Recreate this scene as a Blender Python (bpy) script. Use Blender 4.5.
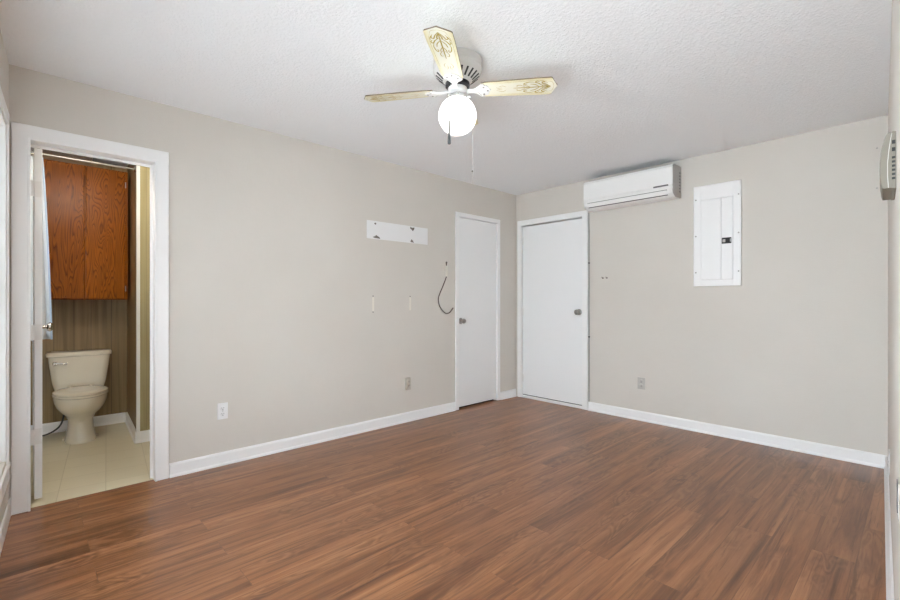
import bpy, bmesh, math, random
from math import sin, cos, pi, radians as R
from mathutils import Vector, Matrix
random.seed(4)
for o in list(bpy.data.objects): bpy.data.objects.remove(o)
SC = bpy.context.scene
COL = SC.collection

# ---------------------------------------------------------------- camera, sky, exposure
cam = bpy.data.cameras.new('camera')
cam.sensor_width = 36.0; cam.lens = 449.0/900*36; cam.clip_start = 0.005
cam.shift_y = 0.5/900
camo = bpy.data.objects.new('camera', cam); COL.objects.link(camo)
camo.location = (3.3973, -4.3343, 1.158)
camo.rotation_euler = (R(90), 0, R(46.49))
SC.camera = camo
SKY = 18.0; LAMP = 2.4; BATH = 45.0
w = bpy.data.worlds.new('daylight'); SC.world = w; w.use_nodes = True
nt = w.node_tree; bgn = nt.nodes['Background']
tc = nt.nodes.new('ShaderNodeTexCoord'); sx = nt.nodes.new('ShaderNodeSeparateXYZ'); rp = nt.nodes.new('ShaderNodeValToRGB')
mr = nt.nodes.new('ShaderNodeMapRange'); mr.inputs[1].default_value = -1; mr.inputs[2].default_value = 1
nt.links.new(tc.outputs['Generated'], sx.inputs[0]); nt.links.new(sx.outputs[2], mr.inputs[0]); nt.links.new(mr.outputs[0], rp.inputs[0])
# unseen surroundings: brightness banded by elevation, shaped to even out the room light
stops = [(.10, (0.135, 0.150, 0.160)), (.20, (0.618, 0.680, 0.720)), (.30, (0.753, 0.840, 0.900)), (.34, (0.868, 0.960, 1.020)), (.64, (0.868, 0.970, 1.050)), (.70, (.28, .32, .37)), (.90, (.18, .21, .25))]
while len(rp.color_ramp.elements) < len(stops): rp.color_ramp.elements.new(.5)
for el, (ps, c) in zip(rp.color_ramp.elements, stops): el.position = ps; el.color = (*c, 1)
nt.links.new(rp.outputs[0], bgn.inputs[0]); bgn.inputs[1].default_value = SKY
vs = SC.view_settings
SC.display_settings.display_device = 'sRGB'
vs.view_transform = 'Standard'; vs.look = 'None'; vs.gamma = 1; vs.use_curve_mapping = False; vs.exposure = 0.04
SC.cycles.max_bounces = 16; SC.cycles.diffuse_bounces = 10; SC.cycles.transparent_max_bounces = 16

def portal(name, loc, rot, sx_, sy_):
    l = bpy.data.lights.new(name, 'AREA'); l.shape = 'RECTANGLE'; l.size = sx_; l.size_y = sy_
    l.cycles.is_portal = True
    o = bpy.data.objects.new(name, l); COL.objects.link(o); o.location = loc; o.rotation_euler = rot
    return o

# ---------------------------------------------------------------- materials
def mat(name, col, rough=.5, metal=0, spec=.5, bump=None, emit=None, coat=0):
    m = bpy.data.materials.new(name); m.use_nodes = True
    p = m.node_tree.nodes['Principled BSDF']
    p.inputs['Base Color'].default_value = (*col, 1); p.inputs['Roughness'].default_value = rough
    p.inputs['Metallic'].default_value = metal; p.inputs['Specular IOR Level'].default_value = spec
    p.inputs['Coat Weight'].default_value = coat
    if emit: p.inputs['Emission Color'].default_value = (*emit[0], 1); p.inputs['Emission Strength'].default_value = emit[1]
    if bump:
        sc, st, dist = bump
        N = m.node_tree.nodes; L = m.node_tree.links
        t = N.new('ShaderNodeTexCoord'); n = N.new('ShaderNodeTexNoise'); b = N.new('ShaderNodeBump')
        n.inputs['Scale'].default_value = sc; n.inputs['Detail'].default_value = 4
        b.inputs['Strength'].default_value = st; b.inputs['Distance'].default_value = dist
        L.new(t.outputs['Object'], n.inputs['Vector']); L.new(n.outputs['Fac'], b.inputs['Height']); L.new(b.outputs[0], p.inputs['Normal'])
    return m

class G:      # small node-graph helper
    def __init__(s, m): s.N = m.node_tree.nodes; s.L = m.node_tree.links; s.p = s.N['Principled BSDF']
    def n(s, t, ins=None, **kw):
        x = s.N.new('ShaderNode'+t)
        for k, v in kw.items(): setattr(x, k, v)
        for k, v in (ins or {}).items():
            if isinstance(v, bpy.types.NodeSocket): s.L.new(v, x.inputs[k])
            else: x.inputs[k].default_value = v
        return x
    def math(s, op, a, b=0.0, c=None):
        x = s.N.new('ShaderNodeMath'); x.operation = op
        for i, v in enumerate((a, b) if c is None else (a, b, c)):
            if isinstance(v, bpy.types.NodeSocket): s.L.new(v, x.inputs[i])
            else: x.inputs[i].default_value = v
        return x.outputs[0]
    def ramp(s, fac, stops):
        x = s.N.new('ShaderNodeValToRGB'); s.L.new(fac, x.inputs[0]); e = x.color_ramp.elements
        while len(e) < len(stops): e.new(.5)
        for i, (ps, c) in enumerate(stops): e[i].position = ps; e[i].color = (*c, 1)
        return x.outputs[0]
    def mix(s, fac, a, b, mode='MIX'):
        x = s.N.new('ShaderNodeMix'); x.data_type = 'RGBA'; x.blend_type = mode
        for i, v in ((0, fac), (6, a), (7, b)):
            if isinstance(v, bpy.types.NodeSocket): s.L.new(v, x.inputs[i])
            else: x.inputs[i].default_value = v if i == 0 else (*v, 1)
        return x.outputs[2]

def wall_paint():
    m = mat('greige_wall_paint', (.67, .64, .60), .6, spec=.3); g = G(m)
    t = g.n('TexCoord').outputs['Object']
    a = g.n('TexNoise', {'Vector': t, 'Scale': 1.3, 'Detail': 3}).outputs['Fac']
    c = g.ramp(a, [(.3, (.640, .603, .552)), (.7, (.668, .633, .584))])
    g.L.new(c, g.p.inputs['Base Color'])
    f = g.n('TexNoise', {'Vector': t, 'Scale': 140, 'Detail': 3}).outputs['Fac']
    h = g.n('TexNoise', {'Vector': t, 'Scale': 9, 'Detail': 2}).outputs['Fac']
    hh = g.math('ADD', f, g.math('MULTIPLY', h, 2.5))
    b = g.n('Bump', {'Height': hh, 'Strength': .22, 'Distance': .0035})
    g.L.new(b.outputs[0], g.p.inputs['Normal'])
    return m

def popcorn():
    m = mat('popcorn_ceiling', (.895, .91, .93), .95, spec=.1); g = G(m)
    t = g.n('TexCoord').outputs['Object']
    n1 = g.n('TexNoise', {'Vector': t, 'Scale': 66, 'Detail': 5, 'Roughness': .6}).outputs['Fac']
    v = g.n('TexVoronoi', {'Vector': t, 'Scale': 75}).outputs['Distance']
    r = g.ramp(n1, [(.42, (0, 0, 0)), (.66, (1, 1, 1))])
    hh = g.math('SUBTRACT', g.math('MULTIPLY', r, 1.0), g.math('MULTIPLY', v, .6))
    b = g.n('Bump', {'Height': hh, 'Strength': .30, 'Distance': .008})
    g.L.new(b.outputs[0], g.p.inputs['Normal'])
    return m

def laminate():
    m = mat('walnut_laminate_planks', (.3, .13, .07), .36, spec=.5); g = G(m)
    t = g.n('TexCoord').outputs['Object']
    s = g.n('SeparateXYZ', {0: t}); X, Y = s.outputs[0], s.outputs[1]
    v = g.n('CombineXYZ', {0: Y, 1: X, 2: 0.0}).outputs[0]
    br = g.n('TexBrick', {'Vector': v, 'Color1': (0, 0, 0, 1), 'Color2': (1, 1, 1, 1), 'Mortar': (.5, .5, .5, 1), 'Scale': 1.0,
             'Mortar Size': .0011, 'Mortar Smooth': .25, 'Bias': 0.0, 'Brick Width': 1.22, 'Row Height': .152})
    br.offset = .37; br.offset_frequency = 2
    rnd = g.n('SeparateColor', {0: br.outputs['Color']}).outputs[0]
    row = g.math('FLOOR', g.math('DIVIDE', X, .152))
    off = g.math('ADD', g.math('MULTIPLY', rnd, 37.0), g.math('MULTIPLY', row, 3.7))
    # long streaks
    gv = g.n('CombineXYZ', {0: g.math('MULTIPLY', X, 15.0), 1: g.math('MULTIPLY', Y, .75), 2: off}).outputs[0]
    st = g.n('TexNoise', {'Vector': gv, 'Scale': 1.0, 'Detail': 6, 'Roughness': .62, 'Distortion': .6}).outputs['Fac']
    fv = g.n('CombineXYZ', {0: g.math('MULTIPLY', X, 190.0), 1: g.math('MULTIPLY', Y, 5.0), 2: off}).outputs[0]
    fi = g.n('TexNoise', {'Vector': fv, 'Scale': 1.0, 'Detail': 3}).outputs['Fac']
    # blotches and cathedral figure
    bv = g.n('CombineXYZ', {0: g.math('MULTIPLY', X, 7.0), 1: g.math('MULTIPLY', Y, 1.6), 2: off}).outputs[0]
    bl = g.n('TexNoise', {'Vector': bv, 'Scale': 1.0, 'Detail': 3, 'Distortion': .4}).outputs['Fac']
    ring = g.math('SINE', g.math('MULTIPLY', bl, 95.0))
    ring = g.math('MULTIPLY', g.math('ADD', ring, 1.0), .5)
    base = g.ramp(st, [(.28, (.090, .031, .011)), (.41, (.225, .089, .034)), (.54, (.37, .157, .064)), (.70, (.53, .252, .114))])
    c = g.mix(g.math('MULTIPLY', g.ramp(bl, [(.47, (0, 0, 0)), (.63, (1, 1, 1))]),   .42), base, g.mix(ring, (.115, .042, .016), (.42, .205, .098)))
    kv = g.n('CombineXYZ', {0: g.math('MULTIPLY', X, 9.0), 1: g.math('MULTIPLY', Y, 2.6), 2: off}).outputs[0]
    kn = g.n('TexVoronoi', {'Vector': kv, 'Scale': 1.0}).outputs['Distance']
    c = g.mix(g.math('MULTIPLY', g.ramp(kn, [(.04, (1, 1, 1)), (.22, (0, 0, 0))]), .55), c, (.085, .032, .014))
    dk = g.n('TexNoise', {'Vector': g.n('CombineXYZ', {0: g.math('MULTIPLY', X, 46.0), 1: g.math('MULTIPLY', Y, 1.5), 2: off}).outputs[0], 'Scale': 1.0, 'Detail': 5, 'Roughness': .7, 'Distortion': .8}).outputs['Fac']
    c = g.mix(g.math('MULTIPLY', g.ramp(dk, [(.53, (0, 0, 0)), (.66, (1, 1, 1))]), .72), c, (.10, .038, .016))
    c = g.mix(g.math('MULTIPLY', fi, .45), c, (.15, .064, .034))
    tint = g.ramp(rnd, [(0, (.89, .88, .87)), (.5, (1, 1, 1)), (1, (1.08, 1.08, 1.08))])
    c = g.mix(1.0, c, tint, 'MULTIPLY')
    c = g.mix(g.math('MULTIPLY', br.outputs['Fac'], .35), c, (.06, .025, .012))
    g.L.new(c, g.p.inputs['Base Color'])
    hh = g.math('SUBTRACT', g.math('MULTIPLY', fi, .25), br.outputs['Fac'])
    b = g.n('Bump', {'Height': hh, 'Strength': .25, 'Distance': .002})
    g.L.new(b.outputs[0], g.p.inputs['Normal'])
    g.L.new(g.math('ADD', g.math('MULTIPLY', st, .12), .25), g.p.inputs['Roughness'])
    return m

def tile():
    m = mat('beige_vinyl_tile', (.6, .53, .38), .4); g = G(m)
    t = g.n('TexCoord').outputs['Object']
    q = g.n('SeparateXYZ', {0: t}); t = g.n('CombineXYZ', {0: g.math('MULTIPLY_ADD', q.outputs[1], -.107, q.outputs[0]), 1: g.math('ADD', g.math('MULTIPLY_ADD', q.outputs[0], .107, q.outputs[1]), .089), 2: 0.0}).outputs[0]
    br = g.n('TexBrick', {'Vector': t, 'Color1': (.72, .65, .47, 1), 'Color2': (.78, .71, .53, 1), 'Mortar': (.60, .53, .37, 1), 'Scale': 1.0,
             'Mortar Size': .003, 'Mortar Smooth': .4, 'Brick Width': .2286, 'Row Height': .2286})
    br.offset = 0
    n = g.n('TexNoise', {'Vector': t, 'Scale': 9, 'Detail': 5}).outputs['Fac']
    c = g.mix(g.math('MULTIPLY', n, .35), br.outputs['Color'], (.85, .79, .62))
    g.L.new(c, g.p.inputs['Base Color'])
    return m

def panelling(name, dark, mid, light, axis, gr=.75):
    m = mat(name, mid, .45); g = G(m)
    t = g.n('TexCoord').outputs['Object']
    s = g.n('SeparateXYZ', {0: t}); U = s.outputs[axis]; Z = s.outputs[2]
    gv = g.n('CombineXYZ', {0: g.math('MULTIPLY', U, 26.0), 1: g.math('MULTIPLY', Z, .8), 2: 0.0}).outputs[0]
    n = g.n('TexNoise', {'Vector': gv, 'Scale': 1.0, 'Detail': 5, 'Distortion': .5}).outputs['Fac']
    c = g.ramp(n, [(.3, dark), (.5, mid), (.72, light)])
    # irregular V grooves of sheet panelling
    def groove(period, ph):
        f = g.math('FRACT', g.math('DIVIDE', g.math('ADD', U, ph), period))
        d = g.math('ABSOLUTE', g.math('SUBTRACT', f, .5))
        return g.math('LESS_THAN', d, .0022/period)
    k = g.math('MAXIMUM', groove(.406, 10.03), g.math('MAXIMUM', groove(.406, 10.18), groove(.406, 10.30)))
    c = g.mix(g.math('MULTIPLY', k, gr), c, (.07, .045, .024))
    g.L.new(c, g.p.inputs['Base Color'])
    b = g.n('Bump', {'Height': g.math('SUBTRACT', 1.0, k), 'Strength': .5, 'Distance': .003}); g.L.new(b.outputs[0], g.p.inputs['Normal'])
    return m

def oak():
    m = mat('varnished_oak', (.3, .1, .02), .30, spec=.14); g = G(m)
    t = g.n('TexCoord').outputs['Object']; oi = g.n('ObjectInfo').outputs['Random']
    s = g.n('SeparateXYZ', {0: t}); Yc, Z = s.outputs[1], s.outputs[2]
    bv = g.n('CombineXYZ', {0: g.math('MULTIPLY', Yc, 5.5), 1: g.math('MULTIPLY', Z, .85), 2: g.math('MULTIPLY', oi, 20.0)}).outputs[0]
    n = g.n('TexNoise', {'Vector': bv, 'Scale': 1.0, 'Detail': 2.5, 'Distortion': .5}).outputs['Fac']
    ring = g.math('FRACT', g.math('MULTIPLY', n, 34.0))
    fv = g.n('CombineXYZ', {0: g.math('MULTIPLY', Yc, 220.0), 1: g.math('MULTIPLY', Z, 7.0), 2: oi}).outputs[0]
    f = g.n('TexNoise', {'Vector': fv, 'Scale': 1.0, 'Detail': 3}).outputs['Fac']
    c = g.ramp(ring, [(0, (.105, .024, .0015)), (.28, (.28, .074, .004)), (.8, (.33, .095, .006)), (1, (.16, .038, .002))])
    c = g.mix(g.math('MULTIPLY', g.ramp(f, [(.45, (0, 0, 0)), (.7, (1, 1, 1))]), .5), c, (.17, .05, .008))
    g.L.new(c, g.p.inputs['Base Color'])
    b = g.n('Bump', {'Height': f, 'Strength': .12, 'Distance': .001}); g.L.new(b.outputs[0], g.p.inputs['Normal'])
    return m

def glass():
    m = bpy.data.materials.new('clear_window_glass'); m.use_nodes = True; N = m.node_tree.nodes; L = m.node_tree.links
    N.remove(N['Principled BSDF']); out = N['Material Output']
    a = N.new('ShaderNodeBsdfTransparent'); b = N.new('ShaderNodeBsdfGlossy'); b.inputs['Roughness'].default_value = .02
    x = N.new('ShaderNodeMixShader'); x.inputs[0].default_value = .05
    L.new(a.outputs[0], x.inputs[1]); L.new(b.outputs[0], x.inputs[2]); L.new(x.outputs[0], out.inputs[0])
    return m

def shade_cloth():  # cloth of the shade added to cut the first window's light
    m = bpy.data.materials.new('added_shade_cloth'); m.use_nodes = True; N = m.node_tree.nodes; L = m.node_tree.links
    N.remove(N['Principled BSDF']); out = N['Material Output']
    a = N.new('ShaderNodeBsdfTranslucent'); a.inputs[0].default_value = (.9, .9, .9, 1); b = N.new('ShaderNodeBsdfDiffuse'); b.inputs[0].default_value = (.85, .85, .85, 1)
    x = N.new('ShaderNodeMixShader'); x.inputs[0].default_value = .66
    L.new(a.outputs[0], x.inputs[1]); L.new(b.outputs[0], x.inputs[2]); L.new(x.outputs[0], out.inputs[0])
    return m

def cream_blade():
    m = mat('cream_fan_blade', (.80, .76, .56), .35); g = G(m)
    t = g.n('TexCoord').outputs['Object']; s = g.n('SeparateXYZ', {0: t})
    e = g.math('ABSOLUTE', s.outputs[1])
    k = g.ramp(g.math('DIVIDE', e, .07), [(.50, (.87, .85, .70)), (.8, (.83, .77, .50)), (1, (.66, .54, .28))])
    g.L.new(k, g.p.inputs['Base Color'])
    return m

M = dict(
    wall=wall_paint(), ceil=popcorn(), lam=laminate(), tile=tile(), oak=oak(), glass=glass(), shade=shade_cloth(), blade=cream_blade(),
    pan_back=panelling('brown_sheet_panelling', (.18, .115, .048), (.265, .178, .080), (.345, .245, .120), 1),
    pan_side=panelling('brown_sheet_panelling_side', (.18, .115, .048), (.265, .178, .080), (.345, .245, .120), 0),
    pan_lit=panelling('lit_panelling', (.33, .27, .125), (.395, .335, .17), (.455, .40, .235), 1, .25),  # lighter copy of the panelling, warm light put into its colour
    trim=mat('white_trim_gloss', (.90, .90, .90), .35, bump=(30, .05, .002)),
    door=mat('white_door_paint', (.87, .88, .885), .42, bump=(18, .05, .002)),
    bathpaint=mat('taupe_bathroom_paint', (.36, .31, .27), .7),
    white=mat('white_plastic', (.82, .82, .82), .35),
    acw=mat('white_ac_plastic', (.89, .89, .88), .38),
    acs=mat('shaded_ac_plastic', (.42, .40, .38), .5),  # darker copy of the white plastic, shade put into its colour
    dark=mat('dark_slot', (.02, .02, .02), .6),
    darkgrey=mat('dark_grey_plastic', (.10, .10, .10), .4),
    beige=mat('aged_beige_plastic', (.215, .195, .16), .6, spec=.2),
    ivory_grey=mat('pale_putty_plastic', (.52, .48, .42), .5),
    greyplate=mat('grey_plate', (.50, .48, .45), .45),
    chrome=mat('satin_chrome', (.62, .61, .59), .18, metal=1),
    nickel=mat('dull_nickel', (.40, .39, .37), .3, metal=1),
    white_metal=mat('white_enamelled_metal', (.80, .80, .79), .35),
    grey_metal=mat('pale_grey_enamel', (.60, .59, .57), .35),
    panel=mat('white_breaker_steel', (.90, .90, .90), .4),
    blade_edge=mat('brown_blade_edge', (.16, .12, .07), .6),
    gold=mat('gold_stencil', (.52, .38, .05), .4),
    globe=mat('lit_opal_glass', (.9, .9, .9), .2, emit=((1, .97, .93), LAMP)),
    added_bathlamp=mat('added_bath_globe', (.9, .9, .9), .3, emit=((1, .93, .80), BATH)),  # glow of the added bathroom bar light
    toilet=mat('almond_porcelain', (.80, .735, .60), .12, coat=.4),
    curtain=mat('pale_blue_curtain_cloth', (.66, .69, .72), .9, spec=.1),
    stripe=mat('blue_curtain_edge', (.42, .51, .64), .9, spec=.1),
    cable=mat('brown_cable', (.09, .06, .045), .5),
    ivory=mat('ivory_plastic', (.80, .76, .68), .5),
    plaster=mat('bare_white_plaster', (.80, .80, .80), .8, bump=(60, .1, .003)),
    scar=mat('torn_grey_paper', (.16, .14, .12), .9),
    hose=mat('black_rubber_hose', (.03, .03, .03), .5),
    box=mat('brown_cardboard', (.20, .14, .09), .8),
    outside=mat('unlit_timber', (.25, .22, .18), .9),
)

# ---------------------------------------------------------------- mesh helpers
class MB:
    def __init__(s): s.b = bmesh.new()
    def box(s, x0, x1, y0, y1, z0, z1, mtx=None):
        xs = (min(x0, x1), max(x0, x1)); ys = (min(y0, y1), max(y0, y1)); zs = (min(z0, z1), max(z0, z1))
        v = [s.b.verts.new((xs[i & 1], ys[i >> 1 & 1], zs[i >> 2])) for i in range(8)]
        for f in ((0, 2, 3, 1), (4, 5, 7, 6), (0, 1, 5, 4), (2, 6, 7, 3), (0, 4, 6, 2), (1, 3, 7, 5)): s.b.faces.new([v[i] for i in f])
        if mtx is not None:
            for q in v: q.co = mtx @ q.co
        return s
    def rings(s, rings, cap=True, closed=False):
        R_ = [[s.b.verts.new(p) for p in r] for r in rings]
        n = len(R_[0])
        pairs = list(zip(R_, R_[1:])) + ([(R_[-1], R_[0])] if closed else [])
        for a, b in pairs:
            for i in range(n): s.b.faces.new((a[i], a[(i+1) % n], b[(i+1) % n], b[i]))
        if cap and not closed:
            s.b.faces.new(list(reversed(R_[0]))); s.b.faces.new(R_[-1])
        return s
    def lathe(s, prof, n=48, cx=0, cy=0, cap=True, mtx=None):
        rs = [[Vector((cx+r*cos(2*pi*i/n), cy+r*sin(2*pi*i/n), z)) for i in range(n)] for r, z in prof]
        if mtx is not None: rs = [[mtx @ p for p in r] for r in rs]
        return s.rings(rs, cap)
    def tube(s, pts, r, n=10):
        pts = [Vector(p) for p in pts]; rs = []
        rr = r if isinstance(r, (list, tuple)) else [r]*len(pts)
        up = Vector((0, 0, 1))
        d0 = (pts[1]-pts[0]).normalized()
        if abs(d0.z) > .95: up = Vector((1, 0, 0))
        u = d0.cross(up).normalized()
        for i, p in enumerate(pts):
            d = (pts[min(i+1, len(pts)-1)]-pts[max(i-1, 0)]).normalized()
            u = (u - d*u.dot(d)).normalized(); v = d.cross(u)
            rs.append([p + rr[i]*(u*cos(2*pi*k/n)+v*sin(2*pi*k/n)) for k in range(n)])
        return s.rings(rs)
    def prism(s, poly, a0, a1, axis):   # polygon extruded along an axis; poly gives the two other coords in xyz order
        def p3(p, a):
            return (a, p[0], p[1]) if axis == 0 else (p[0], a, p[1]) if axis == 1 else (p[0], p[1], a)
        return s.rings([[p3(p, a0) for p in poly], [p3(p, a1) for p in poly]])
    def sphere(s, c, r, n=32, m=16, sc=(1, 1, 1)):
        c = Vector(c)
        prof = [(max(r*sin(pi*k/m), 1e-4), -r*cos(pi*k/m)) for k in range(m+1)]
        rs = [[c+Vector((q*cos(2*pi*i/n)*sc[0], q*sin(2*pi*i/n)*sc[1], z*sc[2])) for i in range(n)] for q, z in prof]
        return s.rings(rs)
    def move(s, mtx):
        bmesh.ops.transform(s.b, matrix=mtx, verts=s.b.verts); return s
    def build(s, name, m, parent=None, bevel=0, smooth=False, seg=2, loc=None, rot=None, subsurf=0):
        bmesh.ops.recalc_face_normals(s.b, faces=s.b.faces)
        me = bpy.data.meshes.new(name); s.b.to_mesh(me); s.b.free()
        me.materials.append(m)
        o = bpy.data.objects.new(name, me); COL.objects.link(o)
        if parent: o.parent = parent
        if loc: o.location = loc
        if rot: o.rotation_euler = rot
        if bevel:
            bm_ = o.modifiers.new('bevel', 'BEVEL'); bm_.width = bevel; bm_.segments = seg; bm_.limit_method = 'ANGLE'; bm_.angle_limit = R(40)
        if subsurf:
            q = o.modifiers.new('sub', 'SUBSURF'); q.levels = subsurf; q.render_levels = subsurf
        if smooth:
            for f in me.polygons: f.use_smooth = True
            if smooth != 'all':
                try: me.set_sharp_from_angle(angle=R(38))
                except Exception: pass
        return o

def tag(o, label, cat, group=None, kind=None):
    o['label'] = label; o['category'] = cat
    if group: o['group'] = group
    if kind: o['kind'] = kind
    return o
def thing(name, label, cat, loc=(0, 0, 0), rz=0, group=None, kind=None):
    o = bpy.data.objects.new(name, None); o.empty_display_size = .05; COL.objects.link(o)
    o.location = loc; o.rotation_euler = (0, 0, rz)
    return tag(o, label, cat, group, kind)
def copy_tree(o, parent=None):
    c = o.copy(); COL.objects.link(c)
    if parent: c.parent = parent
    for ch in list(o.children): copy_tree(ch, c)
    return c
def place(o, fr, loc):
    o.matrix_world = fr @ Matrix.Translation(loc); return o

# ---------------------------------------------------------------- the plan
H = 2.434
# wall frames: x runs along the wall, +y points into the room, z up
FA = Matrix.Rotation(R(-90), 4, 'Z')                                        # left wall: x = distance from the far corner
FB = Matrix.Rotation(R(-.372), 4, 'Z') @ Matrix.Scale(-1, 4, (0, 1, 0))     # far wall (mesh frame, mirrored y)
FL = Matrix.Translation((0, -4.3923, 0)) @ Matrix.Rotation(R(-3.11), 4, 'Z')
B1 = Vector((3.2313, -.0210, 0))
FR = Matrix.Translation(B1) @ Matrix.Rotation(R(-87.34), 4, 'Z') @ Matrix.Scale(-1, 4, (0, 1, 0))
FE = Matrix.Translation((-.115, -5.0, 0)) @ Matrix.Rotation(R(90), 4, 'Z')    # outer wall of the bathroom beyond the bedroom corner
RB = R(180-.372); RA = R(-90); RR = R(92.66); RL = R(-3.11)
def on(wall, s, z, off=0):      # a point on a wall (world)
    f = {'A': FA, 'B': FB, 'L': FL, 'R': FR, 'E': FE}[wall]
    return tuple(f @ Vector((s, off, z)))
T = .115

# floor slabs
mb = MB(); mb.prism([(-.14, .14), (3.40, .14), (3.62, -4.78), (-.03, -4.55), (-.03, -3.25), (-.14, -3.25)], -.10, 0, 2)
tag(mb.build('floor', M['lam']), 'reddish brown wood plank floor of the bedroom', 'floor', kind='structure')
mb = MB(); mb.box(-2.0, -.03, -5.15, -3.25, -.10, 0)
tag(mb.build('floor_bathroom', M['tile']), 'beige square tile floor seen through the open bathroom doorway', 'floor', kind='structure')
mb = MB(); mb.prism([(-2.1, .25), (3.45, .25), (3.65, -5.3), (-2.1, -5.3)], H, H+.10, 2)
tag(mb.build('ceiling', M['ceil']), 'white popcorn textured ceiling', 'ceiling', kind='structure')

# left wall with bathroom doorway and closet doorway
mb = MB()
def wallbox(s0, s1, z0, z1, y0=-T, y1=0): mb.box(s0, s1, y0, y1, z0, z1)
bs0, bs1, bh = 3.714, 4.319, 2.053            # bathroom opening
cs0, cs1, ch = .350, 1.000, 2.060            # closet opening
wallbox(-.13, cs0, 0, H); wallbox(cs0, cs1, ch, H); wallbox(cs1, bs0, 0, H); wallbox(bs0, bs1, bh, H); wallbox(bs1, 4.56, 0, H); wallbox(4.94, 5.12, 0, H); wallbox(4.56, 4.94, 0, .40); wallbox(4.56, 4.94, 2.10, H)
wallbox(cs0-.1, cs1+.1, 0, ch+.1, -T-.02, -T)
mb.move(FA)
tag(mb.build('wall_left', M['wall']), 'long greige painted wall with the bathroom doorway and narrow closet door', 'wall', kind='structure')

# far wall with door opening
ds0, ds1, dh = .078, .907, 2.055
mb = MB()
wallbox(0, ds0, 0, H); wallbox(ds0, ds1, dh, H); wallbox(ds1, 3.36, 0, H); wallbox(ds0-.05, ds1+.1, 0, dh+.1, -T-.02, -T)
mb.move(FB)
tag(mb.build('wall_back', M['wall']), 'pale greige wall with white door, air conditioner and breaker panel', 'wall', kind='structure')

# windows: name, wall, start, end, sill, head
wins = [('window_1', 'L', .155, 1.75, .335, 2.07, 'white framed window at the left border of the photo beside the bathroom doorway', True),
        ('window_2_added', 'L', 1.88, 3.35, .12, 1.85, 'unseen white framed window added further along the window wall for light', False),  # added as the main light on the far wall
        ('window_3_added', 'E', .06, .44, .40, 2.10, 'narrow white framed bathroom window added unseen behind the open door for light', False)]  # added to brighten the bathroom
def windowed(ws, x0, x1):
    m = MB(); x = x0
    for _, _, a, b, z0, z1, _, _ in ws:
        m.box(x, a, -T, 0, 0, H); m.box(a, b, -T, 0, 0, z0); m.box(a, b, -T, 0, z1, H); x = b
    m.box(x, x1, -T, 0, 0, H); return m
# right wall (seen nearly edge-on)
m = MB(); m.box(0, 4.70, -T, 0, 0, H); m.move(FR)
tag(m.build('wall_right', M['wall']), 'greige wall seen edge-on at the right border of the photo', 'wall', kind='structure')
# window wall
m = windowed([q for q in wins if q[1] == 'L'], -.12, 3.58); m.move(FL)
tag(m.build('wall_front', M['wall']), 'greige window wall seen edge-on at the left border of the photo', 'wall', kind='structure')

def window(name, wall, a, b, z0, z1, label, shade=False, trimmed=True, th=.02, pr=.05):
    rz = {'L': RL, 'E': R(90)}[wall]
    t = thing(name, label, 'window', on(wall, (a+b)/2, 0), rz, kind='structure')
    h = (b-a)/2; c = .07
    if trimmed:
        m = MB(); m.box(-h-c, -h, 0, th, z0-.03, z1+c); m.box(h, h+c, 0, th, z0-.03, z1+c); m.box(-h, h, 0, th, z1, z1+c)
        m.box(-h-.012, -h+.004, 0, th+.003, z0-.03, z1+.012); m.box(h-.004, h+.012, 0, th+.003, z0-.03, z1+.012); m.box(-h-.012, h+.012, 0, th+.003, z1-.004, z1+.012)
        m.build('casing', M['trim'], t, bevel=.004)
        m = MB(); m.box(-h-c-.003, h+c+.003, -.09, pr, z0-.05, z0-.025); m.build('sill', M['trim'], t, bevel=.004)
        m = MB(); m.box(-h-c, h+c, 0, min(th, .016), z0-.12, z0-.05); m.build('apron', M['trim'], t, bevel=.003)
    m = MB(); m.box(-h, -h+.02, -T, 0, z0-.03, z1); m.box(h-.02, h, -T, 0, z0-.03, z1); m.box(-h, h, -T, 0, z1-.02, z1); m.box(-h, h, -T, -.09, z0-.03, z0)
    m.box(-.02, .02, -T, -.05, z0, z1); m.build('frame', M['trim'], t)
    for k in range(2):
        x0 = -h+.02 if k == 0 else .02; x1 = -.02 if k == 0 else h-.02
        m = MB(); e = .035; zm = (z0+z1)/2
        m.box(x0, x0+e, -.085, -.055, z0, z1-.02); m.box(x1-e, x1, -.085, -.055, z0, z1-.02)
        m.box(x0+e, x1-e, -.085, -.055, z0, z0+e); m.box(x0+e, x1-e, -.085, -.055, z1-.02-e, z1-.02); m.box(x0+e, x1-e, -.085, -.055, zm-.02, zm+.02)
        sa = m.build('sash', M['trim'], t, bevel=.003)
        m = MB(); m.box(x0+e, x1-e, -.072, -.068, z0+e, zm-.02); m.box(x0+e, x1-e, -.072, -.068, zm+.02, z1-.02-e); m.build('pane', M['glass'], sa)
    if shade:
        m = MB(); m.box(-h+.024, h-.024, -.034, -.032, z0-.02, z1-.03); m.build('added_shade', M['shade'], t)  # shade added to dim this window's light on the left wall
    portal('window_portal', on(wall, (a+b)/2, (z0+z1)/2, -.13), (R(90), 0, R(180)+rz), b-a, z1-z0)
for nm, wl, a, b, z0, z1, lb, sh in wins: window(nm, wl, a, b, z0, z1, lb, sh, True, *((.008, .012) if nm == 'window_1' else (.02, .05)))

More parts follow.
